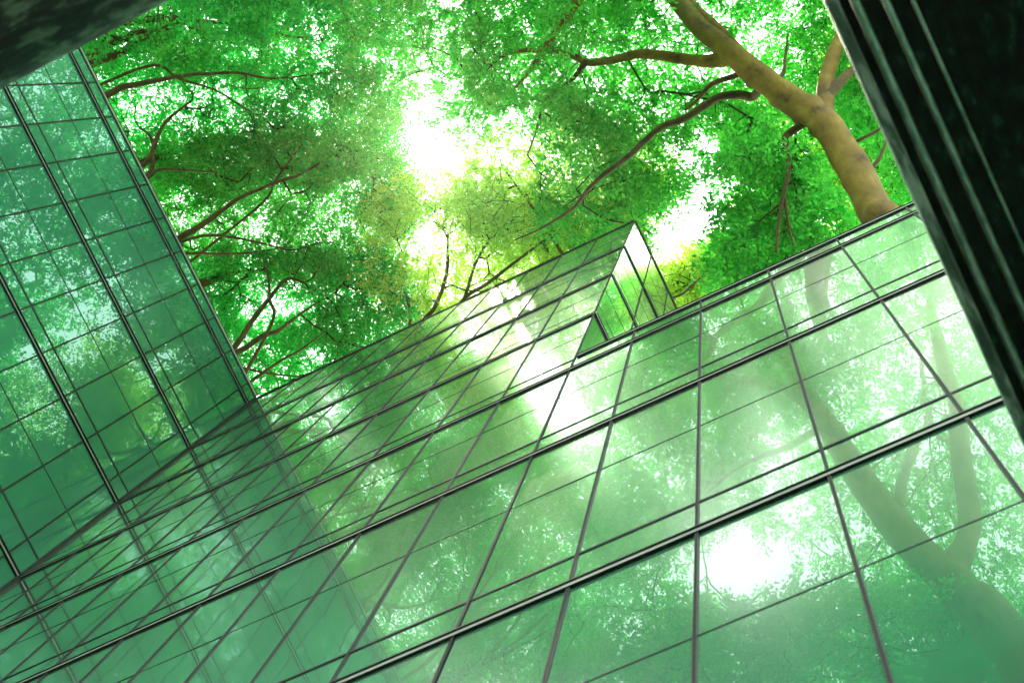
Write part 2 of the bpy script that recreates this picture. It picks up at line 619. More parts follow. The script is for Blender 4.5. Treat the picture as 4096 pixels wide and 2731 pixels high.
def smooth_path(pts, n):
    """Catmull-Rom through rows of (x, y, z, r)"""
    p = np.asarray(pts, float)
    q = np.vstack([2 * p[0] - p[1], p, 2 * p[-1] - p[-2]])
    out = []
    for i in range(1, len(q) - 2):
        m = max(2, int(np.ceil(np.linalg.norm(q[i + 1, :3] - q[i, :3]) / n)))
        for t in np.linspace(0, 1, m, endpoint=False):
            out.append(0.5 * ((2 * q[i]) + (-q[i - 1] + q[i + 1]) * t + (2 * q[i - 1] - 5 * q[i] + 4 * q[i + 1] - q[i + 2]) * t * t
                              + (-q[i - 1] + 3 * q[i] - 3 * q[i + 1] + q[i + 2]) * t ** 3))
    out.append(p[-1])
    return np.array(out)


def hash_noise(p, s):
    """cheap smooth 3-d value noise"""
    q = p * s
    i = np.floor(q).astype(np.int64)
    f = q - i
    f = f * f * (3 - 2 * f)

    def h(a, b, c):
        n = (a * 374761393 + b * 668265263 + c * 2147483647) & 0xffffffff
        n = ((n ^ (n >> 13)) * 1274126177) & 0xffffffff
        return ((n ^ (n >> 16)) & 0xffff) / 65535.0
    r = 0
    for dx in (0, 1):
        for dy in (0, 1):
            for dz in (0, 1):
                w = (f[..., 0] if dx else 1 - f[..., 0]) * (f[..., 1] if dy else 1 - f[..., 1]) * (f[..., 2] if dz else 1 - f[..., 2])
                r = r + w * h(i[..., 0] + dx, i[..., 1] + dy, i[..., 2] + dz)
    return r


def tube(path, sides, lump=0.0, ls=3.0):
    c, r = path[:, :3], path[:, 3]
    n = len(c)
    t = np.gradient(c, axis=0)
    t /= np.linalg.norm(t, axis=1, keepdims=True) + 1e-9
    up = np.array([0.31, 0.77, 0.2])
    a = np.cross(t, up)
    a /= np.linalg.norm(a, axis=1, keepdims=True) + 1e-9
    b = np.cross(t, a)
    th = np.linspace(0, 2 * np.pi, sides, endpoint=False)
    d = a[:, None] * np.cos(th)[None, :, None] + b[:, None] * np.sin(th)[None, :, None]
    rr = np.repeat(r[:, None], sides, 1)
    if lump:
        pts = c[:, None] + d * rr[..., None]
        sq = np.array([1, 1, 0.25]) if abs(t[:, 2]).mean() > 0.6 else np.ones(3)
        rr = rr * (1 + lump * (hash_noise(pts * sq, ls) - 0.5) * 2 + 0.5 * lump * (hash_noise(pts * sq + 9.1, ls * 2.7) - 0.5) * 2)
    V = (c[:, None] + d * rr[..., None]).reshape(-1, 3)
    i = np.arange(n - 1)[:, None] * sides
    j = np.arange(sides)[None]
    k = (j + 1) % sides
    F = np.stack([i + j, i + k, i + sides + k, i + sides + j], -1).reshape(-1, 4)
    return V, F


KNOTS = []          # (x, y, z, size, rise): swellings on the big trunk


def leaves(base, dirs, nrm, ln, wd, tint, name, mat, parent):
    side = np.cross(nrm, dirs)
    side /= np.linalg.norm(side, axis=1, keepdims=True) + 1e-9
    nn = np.cross(dirs, side)
    mid = base + dirs * (0.45 * ln)[:, None]
    V = np.empty((len(base), 4, 3), np.float32)
    V[:, 0] = base
    V[:, 1] = mid + side * (wd / 2)[:, None] + nn * (wd * 0.18)[:, None]
    V[:, 2] = base + dirs * ln[:, None] - nn * (ln * 0.08)[:, None]
    V[:, 3] = mid - side * (wd / 2)[:, None] + nn * (wd * 0.18)[:, None]
    F = np.arange(len(base) * 4).reshape(-1, 4)
    return mesh_obj(name, V, F, mat, parent, False, np.repeat(tint, 4))


def unit(v):
    return v / (np.linalg.norm(v, axis=-1, keepdims=True) + 1e-9)


def make_tree(name, label, trunk, limbs, sprays, leaf, leaf_len, per_spray, bark, seed, group, trunk_sides=14, spread=0.42, limb_lump=0.06):
    """trunk / limbs: rows of (x, y, z, r); sprays: points where leafy shoots grow"""
    rng = np.random.default_rng(seed)
    root = empty(name, tuple(trunk[0][:3]), label, 'tree', group)
    inv = Matrix.Translation([-float(c) for c in trunk[0][:3]])
    tp = smooth_path(trunk, 0.15)
    V, F = tube(tp, trunk_sides, 0.11, 2.0)
    if seed == 21:
        cen = np.repeat(tp[:, :3], trunk_sides, 0)
        for k in KNOTS:
            w = np.exp(-(np.linalg.norm(V - np.array(k[:3]), axis=1) / k[3]) ** 2)
            V = V + unit(V - cen) * (k[4] * w)[:, None]
    mesh_obj('trunk', V, F, bark, root, True)
    node_p, node_d = [], []
    up = tp[tp[:, 2] > tp[:, 2].max() * 0.72]
    if len(up) > 2:
        node_p.append(up[:, :3])
        node_d.append(unit(np.gradient(up[:, :3], axis=0)))
    for lb in limbs:
        lp = smooth_path(lb, 0.12)
        w = np.cumsum(rng.normal(0, 0.0035, (len(lp), 3)), 0)
        w -= np.linspace(0, 1, len(lp))[:, None] * w[-1]
        lp[:, :3] += w
        lp[:4, 3] *= np.array([1.45, 1.28, 1.14, 1.05])[:len(lp[:4])]
        V, F = tube(lp, 9, limb_lump, 5.0)
        mesh_obj('limb', V, F, bark if max(lb[0][3], lb[1][3]) > 0.11 else M_TWIG, root, True)
        node_p.append(lp[:, :3])
        node_d.append(unit(np.gradient(lp[:, :3], axis=0)))
    NP_, ND = np.concatenate(node_p), np.concatenate(node_d)
    n0 = len(NP_)
    d0 = np.array([np.min(np.linalg.norm(NP_ - s, axis=1)) for s in sprays])
    order = np.argsort(d0)
    cap = n0 + len(sprays) * 6
    pos = np.zeros((cap, 3))
    dr = np.zeros((cap, 3))
    par = np.full(cap, -1)
    pos[:n0], dr[:n0] = NP_, ND
    n = n0
    ends = []
    sdir = np.zeros((len(sprays), 3))
    for si in order:
        s = sprays[si]
        dv = s - pos[:n]
        ds = np.linalg.norm(dv, axis=1)
        cs = np.einsum('ij,ij->i', dv, dr[:n]) / (ds + 1e-6)
        k = int(np.argmin(ds * (1.35 - 0.6 * cs) + 0.02))
        dist = ds[k]
        m = int(np.clip(round(dist / 0.35), 1, 5))
        p0, t0 = pos[k], dr[k]
        c1 = p0 + t0 * dist * 0.35
        prev = k
        for q in range(1, m + 1):
            t = q / m
            pt = (1 - t) ** 2 * p0 + 2 * t * (1 - t) * c1 + t * t * s
            if q < m:
                pt = pt + rng.normal(0, 0.02, 3) * min(1, dist)
            pos[n] = pt
            dr[n] = unit(pt - pos[prev])
            par[n] = prev
            prev = n
            n += 1
        ends.append(prev)
        sdir[si] = dr[prev]
    # twig thickness from how many shoots each piece carries
    cnt = np.zeros(n)
    cnt[ends] += 1
    for i in range(n - 1, n0 - 1, -1):
        if par[i] >= n0:
            cnt[par[i]] += cnt[i]
    rad = np.minimum(0.0024 * np.maximum(cnt, 1) ** 0.5 + 0.0008, 0.022)
    e = np.arange(n0, n)
    pa = par[e]
    A, B = pos[pa], pos[e]
    rb = rad[e]
    ra = np.where(pa >= n0, rad[np.maximum(pa, 0)], rb * 1.25)
    t = unit(B - A)
    a1 = unit(np.cross(t, np.array([0.3, 0.8, 0.25])))
    b1 = np.cross(t, a1)
    th = np.linspace(0, 2 * np.pi, 5, endpoint=False)
    dd = a1[:, None] * np.cos(th)[None, :, None] + b1[:, None] * np.sin(th)[None, :, None]
    V = np.concatenate([A[:, None] + dd * ra[:, None, None], B[:, None] + dd * rb[:, None, None]], 1).reshape(-1, 3)
    i = np.arange(len(e))[:, None] * 10
    j = np.arange(5)[None]
    k = (j + 1) % 5
    F = np.stack([i + j, i + k, i + 5 + k, i + 5 + j], -1).reshape(-1, 4)
    mesh_obj('twigs', V, F, M_FINE, root, True)
    # leafy shoots
    N = len(sprays) * per_spray
    sid = np.repeat(np.arange(len(sprays)), per_spray)
    shoots = 5
    sh = rng.integers(0, shoots, N)
    ang = rng.normal(0, 0.75, (len(sprays), shoots))
    dh = sdir.copy()
    dh[:, 2] *= 0.35
    dh = unit(dh + rng.normal(0, 0.12, dh.shape))
    ca, sa = np.cos(ang), np.sin(ang)
    shd = np.stack([dh[:, None, 0] * ca - dh[:, None, 1] * sa, dh[:, None, 0] * sa + dh[:, None, 1] * ca,
                    np.repeat(dh[:, None, 2], shoots, 1) + rng.normal(-0.12, 0.22, (len(sprays), shoots))], -1)
    shd = unit(shd)
    sl_ = rng.uniform(0.55, 1.2, (len(sprays), shoots)) * spread
    tpos = rng.uniform(-0.15, 1.0, N)
    d = shd[sid, sh]
    base = sprays[sid] + d * (tpos * sl_[sid, sh])[:, None] + rng.normal(0, 0.035, (N, 3))
    base[:, 2] -= 0.10 * np.maximum(tpos, 0) ** 2
    sgn = np.where(rng.random(N) < 0.5, 1, -1)
    la = sgn * rng.normal(0.85, 0.3, N)
    c, s_ = np.cos(la), np.sin(la)
    ld = np.stack([d[:, 0] * c - d[:, 1] * s_, d[:, 0] * s_ + d[:, 1] * c, d[:, 2] - 0.25 + rng.normal(0, 0.25, N)], -1)
    ld = unit(ld)
    nr = unit(np.stack([rng.normal(0, 0.42, N), rng.normal(0, 0.42, N), np.ones(N)], -1))
    ln = leaf_len * rng.uniform(0.65, 1.3, N)
    wd = ln * rng.uniform(0.34, 0.50, N)
    st = rng.uniform(0.15, 0.85, len(sprays))
    tint = np.clip(st[sid] + rng.normal(0, 0.2, N), 0, 1)
    leaves(base, ld, nr, ln, wd, tint, 'crown', leaf, root)
    for ch in root.children:
        ch.matrix_parent_inverse = inv
    return root


# where the canopy lets the sky through, as (centre u, v, radius u, v, how much)
GAPS = [(1735, 610, 135, 125, 1.0), (1690, 500, 80, 40, 0.6), (1720, 760, 80, 45, 0.6),
        (1480, 60, 70, 50, 0.4), (1715, 965, 90, 80, 0.95), (1640, 1020, 60, 40, 0.7),
        (2050, 520, 180, 80, 0.45), (2100, 660, 220, 130, 0.5), (1960, 580, 80, 80, 0.4), (2250, 770, 130, 100, 0.4),
        (2690, 940, 110, 110, 1.0), (2800, 880, 110, 110, 1.0), (2900, 740, 150, 90, 0.75), (2650, 1060, 60, 60, 0.7),
        (2980, 130, 120, 90, 0.55), (3080, 330, 60, 60, 0.4), (1125, 1235, 130, 55, 0.95), (1050, 1140, 60, 35, 0.7), (1170, 1150, 60, 40, 0.5),
        (480, 170, 55, 40, 0.75), (740, 480, 45, 28, 0.6), (570, 435, 40, 40, 0.5), (1245, 70, 120, 60, 0.6), (1330, 220, 70, 60, 0.4),
        (2360, 230, 60, 40, 0.5), (1420, 560, 60, 50, 0.35), (2560, 430, 70, 50, 0.35), (1290, 560, 40, 30, 0.3), (900, 860, 40, 25, 0.4)]
# the same for the mirror image in the main front
RGAPS = [(2080, 1960, 260, 240, 1.0), (1900, 2080, 160, 160, 0.8), (2450, 1900, 250, 160, 0.7), (2950, 2250, 260, 150, 1.0), (3150, 1900, 120, 160, 0.5),
         (2700, 1650, 200, 120, 0.5), (3200, 1250, 130, 110, 0.9), (2620, 1780, 170, 130, 0.8), (2250, 1700, 130, 90, 0.5), (1560, 2600, 50, 60, 0.8), (3650, 1500, 120, 120, 0.6), (2000, 1400, 120, 120, 0.5)]


def vnoise(u, v, s, seed):
    return hash_noise(np.stack([u / s, v / s, np.full_like(u, seed * 7.3)], -1), 1.0)


def density(u, v, gaps):
    d = np.ones_like(u)
    for cu, cv, ru, rv, k in gaps:
        q = ((u - cu) / ru) ** 2 + ((v - cv) / rv) ** 2
        d *= 1 - k * np.clip(1.35 - q * 0.75, 0, 1)
    n = 0.6 * vnoise(u, v, 210, 1) + 0.4 * vnoise(u, v, 90, 2)
    return d * np.clip((n - 0.2) * 2.6, 0.55, 1)


def sample(box, n, zlo, zhi, seed, own, mirrored=False):
    """scatter shoots over a patch of sky; own(u, v) says how far the tree reaches"""
    rng = np.random.default_rng(seed)
    out = np.zeros((0, 3))
    while len(out) < n:
        u = rng.uniform(box[0], box[2], 4 * n)
        v = rng.uniform(box[1], box[3], 4 * n)
        lay = vnoise(u, v, 260, seed % 17 + 3)
        z = zlo + (zhi - zlo) * np.clip(0.15 + 0.55 * lay + rng.normal(0, 0.17, 4 * n), 0, 1)
        if mirrored:
            p = PM(u, v, z)
            acc = density(u, v, RGAPS)
            du, dv = to_view(p)
            inf = (du > -50) & (du < PW + 50) & (dv > -60) & (dv < PH)
            acc = np.where(inf, acc * density(du, dv, GAPS) * (dv < 220), acc)
        else:
            p = P(u, v, z)
            acc = density(u, v, GAPS)
            pm = p.copy()
            pm[:, 1] = 2 * YF - pm[:, 1]
            acc = np.where(v < -10, acc * density(*to_view(pm), RGAPS), acc)
        acc = acc * own(u, v)
        ok = rng.random(4 * n) < acc
        # nothing inside the buildings
        ok &= ~((p[:, 1] > YF - 0.5) & (p[:, 2] < T[0] + 1.2) & (p[:, 0] < XE + 0.8))
        ok &= ~((p[:, 1] > YF - 0.5) & (p[:, 2] < LOWTOP + 1.0))
        ok &= ~((p[:, 0] < XL + 0.5) & (p[:, 2] < T[0] + 1.2))
        out = np.vstack([out, p[ok]])
    return out[:n]


def blob(cu, cv, ru, rv):
    return lambda u, v: np.clip(2.8 - 1.8 * (((u - cu) / ru) ** 2 + ((v - cv) / rv) ** 2), 0, 1)


def pl(rows):
    """rows of (u, v, z, r) -> (x, y, z, r)"""
    r = np.asarray(rows, float)
    return np.column_stack([P(r[:, 0], r[:, 1], r[:, 2]), r[:, 3]])


def plm(rows):
    r = np.asarray(rows, float)
    return np.column_stack([PM(r[:, 0], r[:, 1], r[:, 2]), r[:, 3]])


LF_EMER = leaf_mat('emerald_leaf', (0.015, 0.11, 0.018), (0.04, 0.17, 0.03), (0.003, 0.36, 0.030), (0.040, 0.66, 0.075))
LF_MID = leaf_mat('green_leaf', (0.02, 0.10, 0.02), (0.05, 0.17, 0.03), (0.010, 0.38, 0.022), (0.115, 0.68, 0.065))
LF_LIME = leaf_mat('lime_leaf', (0.05, 0.12, 0.01), (0.10, 0.18, 0.015), (0.15, 0.54, 0.020), (0.40, 0.76, 0.070))
LF_YEL = leaf_mat('yellow_green_leaf', (0.08, 0.13, 0.01), (0.13, 0.18, 0.015), (0.24, 0.58, 0.020), (0.52, 0.80, 0.080))  # yellower foliage, its colour also carrying the warm glow near the sun
GRP = 'trees arching over the glass roofs'

# A: the big tree whose smooth trunk rises over the low roof
tA = [(2.4, 12.5, 0.0, 0.46), (2.15, 9.6, 10.0, 0.37), (1.75, 6.2, 19.0, 0.30)]
tA += [tuple(r) for r in pl([(3600, 960, 22.8, 0.28), (3505, 860, 24.2, 0.262), (3410, 665, 26.3, 0.262), (3290, 490, 28.2, 0.275), (3195, 425, 29.2, 0.265),
                             (3085, 345, 30.2, 0.25), (2990, 270, 31.3, 0.24), (2905, 195, 32.3, 0.225), (2815, 125, 33.2, 0.20), (2745, 45, 34.2, 0.185), (2660, -60, 35.4, 0.16), (2560, -220, 37, 0.11)])]
limbA = [pl([(2905, 235, 32.2, 0.16), (2810, 245, 32.6, 0.125), (2700, 232, 33.1, 0.115), (2560, 218, 33.6, 0.10), (2450, 240, 34.0, 0.085), (2350, 248, 34.4, 0.085),
             (2265, 212, 34.8, 0.065), (2170, 205, 35.1, 0.055), (2080, 205, 35.4, 0.045), (1960, 240, 35.8, 0.03), (1850, 270, 36.2, 0.015)]),
         pl([(2345, 250, 34.4, 0.055), (2280, 330, 34.2, 0.045), (2180, 400, 34.1, 0.035), (2155, 500, 34.0, 0.026), (2110, 620, 33.9, 0.018)]),
         pl([(3020, 385, 31.0, 0.09), (2960, 378, 31.0, 0.085), (2880, 390, 31.0, 0.080), (2810, 430, 31.1, 0.075), (2730, 480, 31.2, 0.07), (2630, 520, 31.3, 0.065), (2520, 620, 31.5, 0.058),
             (2370, 740, 31.8, 0.043), (2280, 840, 32.0, 0.035), (2160, 915, 32.3, 0.022), (2060, 960, 32.5, 0.012)]),
         pl([(3275, 500, 28.3, 0.20), (3296, 420, 29.2, 0.175), (3300, 320, 30.4, 0.15), (3325, 230, 31.4, 0.14), (3355, 150, 32.4, 0.12), (3370, 60, 33.5, 0.08), (3380, -60, 35.0, 0.05)]),
         pl([(3300, 400, 29.3, 0.10), (3350, 340, 30.0, 0.10), (3410, 280, 30.7, 0.085), (3480, 220, 31.6, 0.07), (3600, 120, 33, 0.04)]),
         pl([(3090, 350, 30.2, 0.13), (2995, 250, 31.6, 0.125), (2920, 170, 32.4, 0.12), (2850, 100, 33.3, 0.12), (2800, 50, 34.0, 0.105), (2750, -10, 35.0, 0.09), (2700, -100, 36, 0.06)]),
         pl([(3150, 540, 28.8, 0.075), (3148, 600, 28.3, 0.05), (3152, 680, 27.8, 0.042), (3130, 780, 27.2, 0.036), (3115, 880, 26.7, 0.028), (3105, 1010, 26.1, 0.02)]),
         pl([(3140, 800, 27.1, 0.026), (3160, 920, 26.6, 0.02), (3180, 1000, 26.2, 0.013)]),
         pl([(3300, 590, 28.0, 0.05), (3400, 575, 28.0, 0.035), (3470, 545, 28.1, 0.03), (3560, 490, 28.4, 0.02)]),
         pl([(3450, 705, 26.2, 0.045), (3510, 640, 26.6, 0.034), (3540, 570, 27.0, 0.024), (3560, 520, 27.4, 0.016)]),
         pl([(2960, 300, 31.5, 0.06), (2850, 335, 31.4, 0.05), (2790, 400, 31.3, 0.035), (2740, 440, 31.2, 0.03)]),
         pl([(3070, 330, 30.6, 0.07), (3115, 315, 31.0, 0.05), (3135, 290, 31.4, 0.04), (3140, 230, 32.2, 0.03), (3150, 140, 33, 0.02)])]
trunk_px = np.array([(3600, 960), (3505, 860), (3410, 665), (3290, 500), (3195, 435), (3085, 365), (2990, 275), (2905, 195), (2815, 130), (2745, 50), (2660, -60)], float)


def clear_of_trunk(p, reach=120):
    u, v = to_view(p)
    q = np.stack([u, v], -1)
    best = np.full(len(p), 1e9)
    for a, b in zip(trunk_px[:-1], trunk_px[1:]):
        t = np.clip(((q - a) @ (b - a)) / ((b - a) @ (b - a)), 0, 1)
        best = np.minimum(best, np.linalg.norm(q - a - t[:, None] * (b - a), axis=1))
    return p[(best > reach) | (p[:, 2] > 35.0 + CAMZ)]


sA = np.vstack([sample((1350, -250, 2100, 560), 340, 34, 39, 15, blob(1650, 160, 420, 420)),
                sample((1850, -250, 4300, 520), 1600, 32.6, 39.0, 11, blob(2750, 80, 950, 480)),
                sample((2150, 350, 3300, 1000), 600, 32.4, 36.0, 12, blob(2650, 560, 560, 420)),
                sample((2850, 560, 3560, 1180), 561, 26.6, 31, 13, blob(3130, 900, 280, 340)),
                sample((3350, 150, 3900, 900), 561, 31.0, 36.0, 14, blob(3550, 450, 330, 480))])
sA = clear_of_trunk(sA)
tpA = smooth_path(tA, 0.1)
for li, lb in enumerate(limbA):
    if li in (1, 7):
        continue                                             # these fork from another limb
    k = int(np.argmin(np.linalg.norm(tpA[:, :3] - lb[0, :3], axis=1)))
    root_p = tpA[max(0, k - 4)]
    if np.linalg.norm(root_p[:3] - lb[0, :3]) > 0.12:
        limbA[li] = np.vstack([[*root_p[:3], min(lb[0, 3] * 1.1, root_p[3] * 0.8) / 1.45], lb])
for ku, kv, kz, ks, kr in ((3345, 720, 25.6, 0.17, 0.07), (3390, 700, 25.9, 0.12, -0.05), (3255, 425, 28.9, 0.20, 0.10), (3270, 480, 28.4, 0.13, -0.07), (3110, 420, 29.8, 0.13, 0.05), (3005, 350, 31.0, 0.14, 0.06),
                           (2915, 215, 32.2, 0.18, 0.07), (2870, 150, 32.6, 0.1, 0.05), (3180, 500, 28.9, 0.16, 0.05), (3440, 800, 24.7, 0.14, -0.03), (3470, 820, 24.5, 0.12, 0.04)):
    kp = P(ku, kv, kz)
    KNOTS.append((kp[0], kp[1], kp[2], ks, kr))
make_tree('broad_tree', 'large spreading tree with a thick smooth olive brown trunk rising over the low glass roof', tA, limbA, sA, LF_MID, 0.112, 34,
          M_BARK, 21, GRP, 40)

# left-hand trees leaning over the wing roof
HID = 0.26


def lead_in(limb, crotch, k=1.5):
    """carry a limb back from its first seen point, along its own line, to the crotch"""
    a = np.array(limb, float)
    q = pl(a)
    d = q[0, :3] - q[1, :3]
    d = d / (np.linalg.norm(d) + 1e-9)
    g = np.linalg.norm(np.asarray(crotch) - q[0, :3])
    m1 = q[0, :3] + d * min(0.8, 0.3 * g)
    m2 = m1 + 0.5 * (np.asarray(crotch) - m1) + d * 0.12 * g
    r0 = q[0, 3]
    return np.vstack([[(*crotch, r0 * 1.3)], [(*m2, r0 * 1.18)], [(*m1, r0 * 1.06)], q])


def left_tree(label, base, crotch, limbs, sprays, leaf, seed, ll=0.092, per=36):
    tr = [(*base, 0.36), ((base[0] + crotch[0]) / 2 - 0.3, (base[1] + crotch[1]) / 2, crotch[2] * 0.5, 0.31), (*crotch, HID)]
    tr += [(crotch[0] + 1.0, crotch[1] + 0.1, crotch[2] + 3.0, 0.16), (crotch[0] + 2.2, crotch[1] + 0.3, crotch[2] + 5.5, 0.07)]
    lb = [lead_in([(*p[:3], p[3] * 0.8) for p in l], crotch) for l in limbs]
    make_tree('leaning_tree', label, tr, lb, sprays, leaf, ll, per, M_TWIG, seed, GRP)


left_tree('emerald leaved tree whose two pale limbs enter beside the dark concrete slab', (-15.4, -8.0, 0), (-14.6, -7.2, 32.6),
          [[(330, 268, 34.4, 0.125), (420, 235, 34.6, 0.12), (490, 205, 34.8, 0.115), (610, 130, 35.2, 0.105), (750, 45, 35.7, 0.085), (830, 0, 36, 0.05), (960, -60, 36.6, 0.03)],
           [(335, 232, 34.8, 0.115), (455, 165, 35.0, 0.105), (540, 130, 35.2, 0.095), (645, 112, 35.4, 0.08), (765, 84, 35.7, 0.07), (930, 92, 36.0, 0.045), (1090, 130, 36.3, 0.035),
            (1220, 148, 36.6, 0.025), (1365, 112, 37, 0.015)],
           [(350, 222, 35.6, 0.06), (480, 105, 35.8, 0.05), (590, 70, 36.0, 0.045), (700, 55, 36.2, 0.035)],
           [(815, 42, 35.9, 0.05), (970, 8, 36.2, 0.04), (1200, 5, 36.6, 0.03), (1365, 10, 37, 0.02), (1600, 40, 37.4, 0.012)]],
          sample((-400, -500, 1700, 330), 1450, 35.4, 40, 31, blob(750, 30, 820, 260)), LF_EMER, 32)
left_tree('emerald tree with one long slender limb arching right above the wing roof', (-15.8, -4.0, 0), (-14.2, -3.7, 32.4),
          [[(405, 400, 33.6, 0.105), (480, 358, 33.9, 0.095), (560, 342, 34.2, 0.08), (720, 308, 34.6, 0.055), (830, 300, 35.0, 0.048), (950, 296, 35.3, 0.04), (1080, 318, 35.7, 0.032), (1220, 305, 36, 0.022), (1360, 280, 36.4, 0.012)],
           [(720, 312, 34.6, 0.04), (860, 360, 34.8, 0.03), (960, 420, 35, 0.024), (1050, 470, 35.2, 0.016)],
           [(470, 560, 33.2, 0.06), (560, 662, 33.4, 0.075), (612, 598, 33.8, 0.06), (600, 545, 34.1, 0.045), (560, 510, 34.4, 0.03)],
           [(612, 598, 33.8, 0.06), (640, 520, 34.2, 0.055), (680, 470, 34.6, 0.045), (770, 400, 35.2, 0.03)],
           [(595, 708, 33.2, 0.05), (640, 680, 33.4, 0.04), (760, 682, 33.7, 0.03), (870, 690, 34, 0.018)]],
          sample((-100, 250, 1600, 760), 1350, 35.0, 39, 33, blob(850, 470, 720, 260)), LF_EMER, 34)
left_tree('dense green tree with a straight limb rising from the middle of the wing roof edge', (-15.6, -0.4, 0), (-13.9, -0.6, 32.0),
          [[(712, 953, 33.2, 0.105), (770, 920, 33.4, 0.09), (836, 880, 33.7, 0.08), (957, 792, 34.3, 0.055), (1097, 731, 34.9, 0.048), (1210, 688, 35.4, 0.036), (1365, 592, 36, 0.024), (1450, 540, 36.4, 0.012)],
           [(722, 966, 33.0, 0.05), (835, 940, 33.3, 0.042), (975, 957, 33.7, 0.034), (1150, 1000, 34.2, 0.02)],
           [(750, 1014, 32.9, 0.045), (880, 1016, 33.2, 0.035), (1020, 1010, 33.6, 0.025), (1150, 985, 34, 0.015)],
           [(1097, 731, 34.9, 0.035), (1160, 640, 35.3, 0.028), (1220, 560, 35.7, 0.018)]],
          sample((500, 550, 1750, 1120), 1400, 34.8, 38.5, 35, blob(1080, 830, 540, 300)), LF_MID, 36)
left_tree('dark green tree with two forked limbs low in the corner between the glass fronts', (-15.2, 4.9, 0), (-13.2, 2.6, 32.4),
          [[(957, 1365, 33.2, 0.085), (1027, 1262, 33.5, 0.075), (1080, 1192, 33.9, 0.06), (1150, 1115, 34.4, 0.05), (1220, 1130, 34.8, 0.03)],
           [(1080, 1192, 33.9, 0.045), (1075, 1110, 34.4, 0.035), (1060, 1060, 34.8, 0.025)],
           [(985, 1390, 33.0, 0.08), (1060, 1340, 33.2, 0.072), (1115, 1322, 33.4, 0.06), (1180, 1275, 33.8, 0.045), (1245, 1228, 34.2, 0.03), (1340, 1170, 34.6, 0.015)],
           [(1010, 1520, 32.9, 0.045), (1130, 1440, 33.1, 0.04), (1200, 1400, 33.4, 0.03), (1290, 1330, 33.8, 0.018)],
           [(1060, 1490, 33.0, 0.03), (1180, 1502, 33.2, 0.022), (1260, 1500, 33.4, 0.012)]],
          sample((800, 1000, 1800, 1600), 1300, 34.2, 37.5, 37, blob(1180, 1280, 430, 300)), LF_EMER, 38)


def behind_tree(name, label, base, crotch, limbs, sprays, leaf, seed, ll=0.088, per=34, r0=0.3):
    tr = [(*base, r0 * 1.2), ((base[0] * 0.55 + crotch[0] * 0.45), max((base[1] + crotch[1]) / 2, 7.5), crotch[2] * 0.5, r0), (crotch[0] * 0.8 + base[0] * 0.2, max(crotch[1] + 1.6, 6.2), crotch[2] - 3.5, r0 * 0.85), (*crotch, r0 * 0.7)]
    lb = [lead_in(l, crotch) for l in limbs]
    make_tree(name, label, tr, lb, sprays, leaf, ll, per, M_TWIG, seed, GRP)


behind_tree('leaning_tree', 'yellow green tree with thin upright stems rising above the tall glass roof edge', (-5.5, 9.0, 0), (-5.2, 4.2, 33.0),
            [[(1735, 1240, 34.2, 0.05), (1757, 1193, 34.6, 0.05), (1785, 1105, 35.2, 0.045), (1792, 1030, 35.7, 0.04), (1792, 940, 36.2, 0.03), (1815, 870, 36.7, 0.018)],
             [(1860, 1180, 34.4, 0.04), (1900, 1060, 35.0, 0.032), (1960, 960, 35.6, 0.025), (2050, 880, 36.2, 0.014)],
             [(1960, 1130, 34.2, 0.04), (2100, 1020, 34.8, 0.032), (2230, 930, 35.3, 0.025), (2330, 870, 35.8, 0.014)],
             [(1640, 1270, 34.2, 0.035), (1630, 1200, 34.6, 0.028), (1600, 1120, 35, 0.018)]],
            sample((1450, 620, 2600, 1420), 1250, 34.2, 38.5, 41, blob(1980, 1010, 480, 330)), LF_YEL, 42)
behind_tree('leaning_tree', 'lime green tree with drooping leaves beside the glass roof corner', (-2.2, 9.5, 0), (-1.7, 5.4, 33.0),
            [[(2350, 980, 34.6, 0.04), (2400, 860, 35.2, 0.034), (2440, 740, 35.8, 0.026), (2460, 600, 36.5, 0.015)],
             [(2250, 1010, 34.4, 0.04), (2150, 850, 35.2, 0.03), (2050, 720, 36.0, 0.02), (1980, 620, 36.6, 0.012)]],
            sample((1850, 500, 2750, 1000), 816, 34.4, 38.5, 43, blob(2250, 760, 400, 240)), LF_LIME, 44)
behind_tree('small_tree', 'bright yellow tree low down between the tall glass corner and the low roof', (-0.2, 12.0, 0), (-0.4, 7.0, 33.5),
            [[(2740, 1170, 36.0, 0.03), (2830, 1080, 37, 0.024), (2880, 1000, 38, 0.014)],
             [(2860, 1160, 36.0, 0.03), (2900, 1060, 37, 0.022), (2930, 980, 38, 0.012)]],
            sample((2580, 930, 3150, 1300), 714, 36.5, 40, 45, blob(2820, 1110, 230, 150)), LF_YEL, 46, 0.085, 34, 0.2)
behind_tree('background_tree', 'pale green tree behind the thick trunk, between trunk and dark beam', (5.2, 13.0, 0), (3.6, 8.0, 34.0),
            [[(3500, 760, 39, 0.06), (3450, 600, 40, 0.045), (3380, 450, 41, 0.03)],
             [(3620, 700, 39, 0.05), (3600, 540, 40, 0.04), (3560, 400, 41, 0.025)],
             [(3300, 800, 38.5, 0.04), (3200, 700, 39.5, 0.03), (3120, 600, 40.5, 0.02)]],
            np.vstack([sample((2950, 350, 4000, 1150), 850, 38, 43, 47, blob(3420, 700, 480, 400)), sample((3250, -100, 4000, 1000), 1190, 38, 43, 49, blob(3600, 450, 330, 520))]), LF_LIME, 48, 0.11, 34)

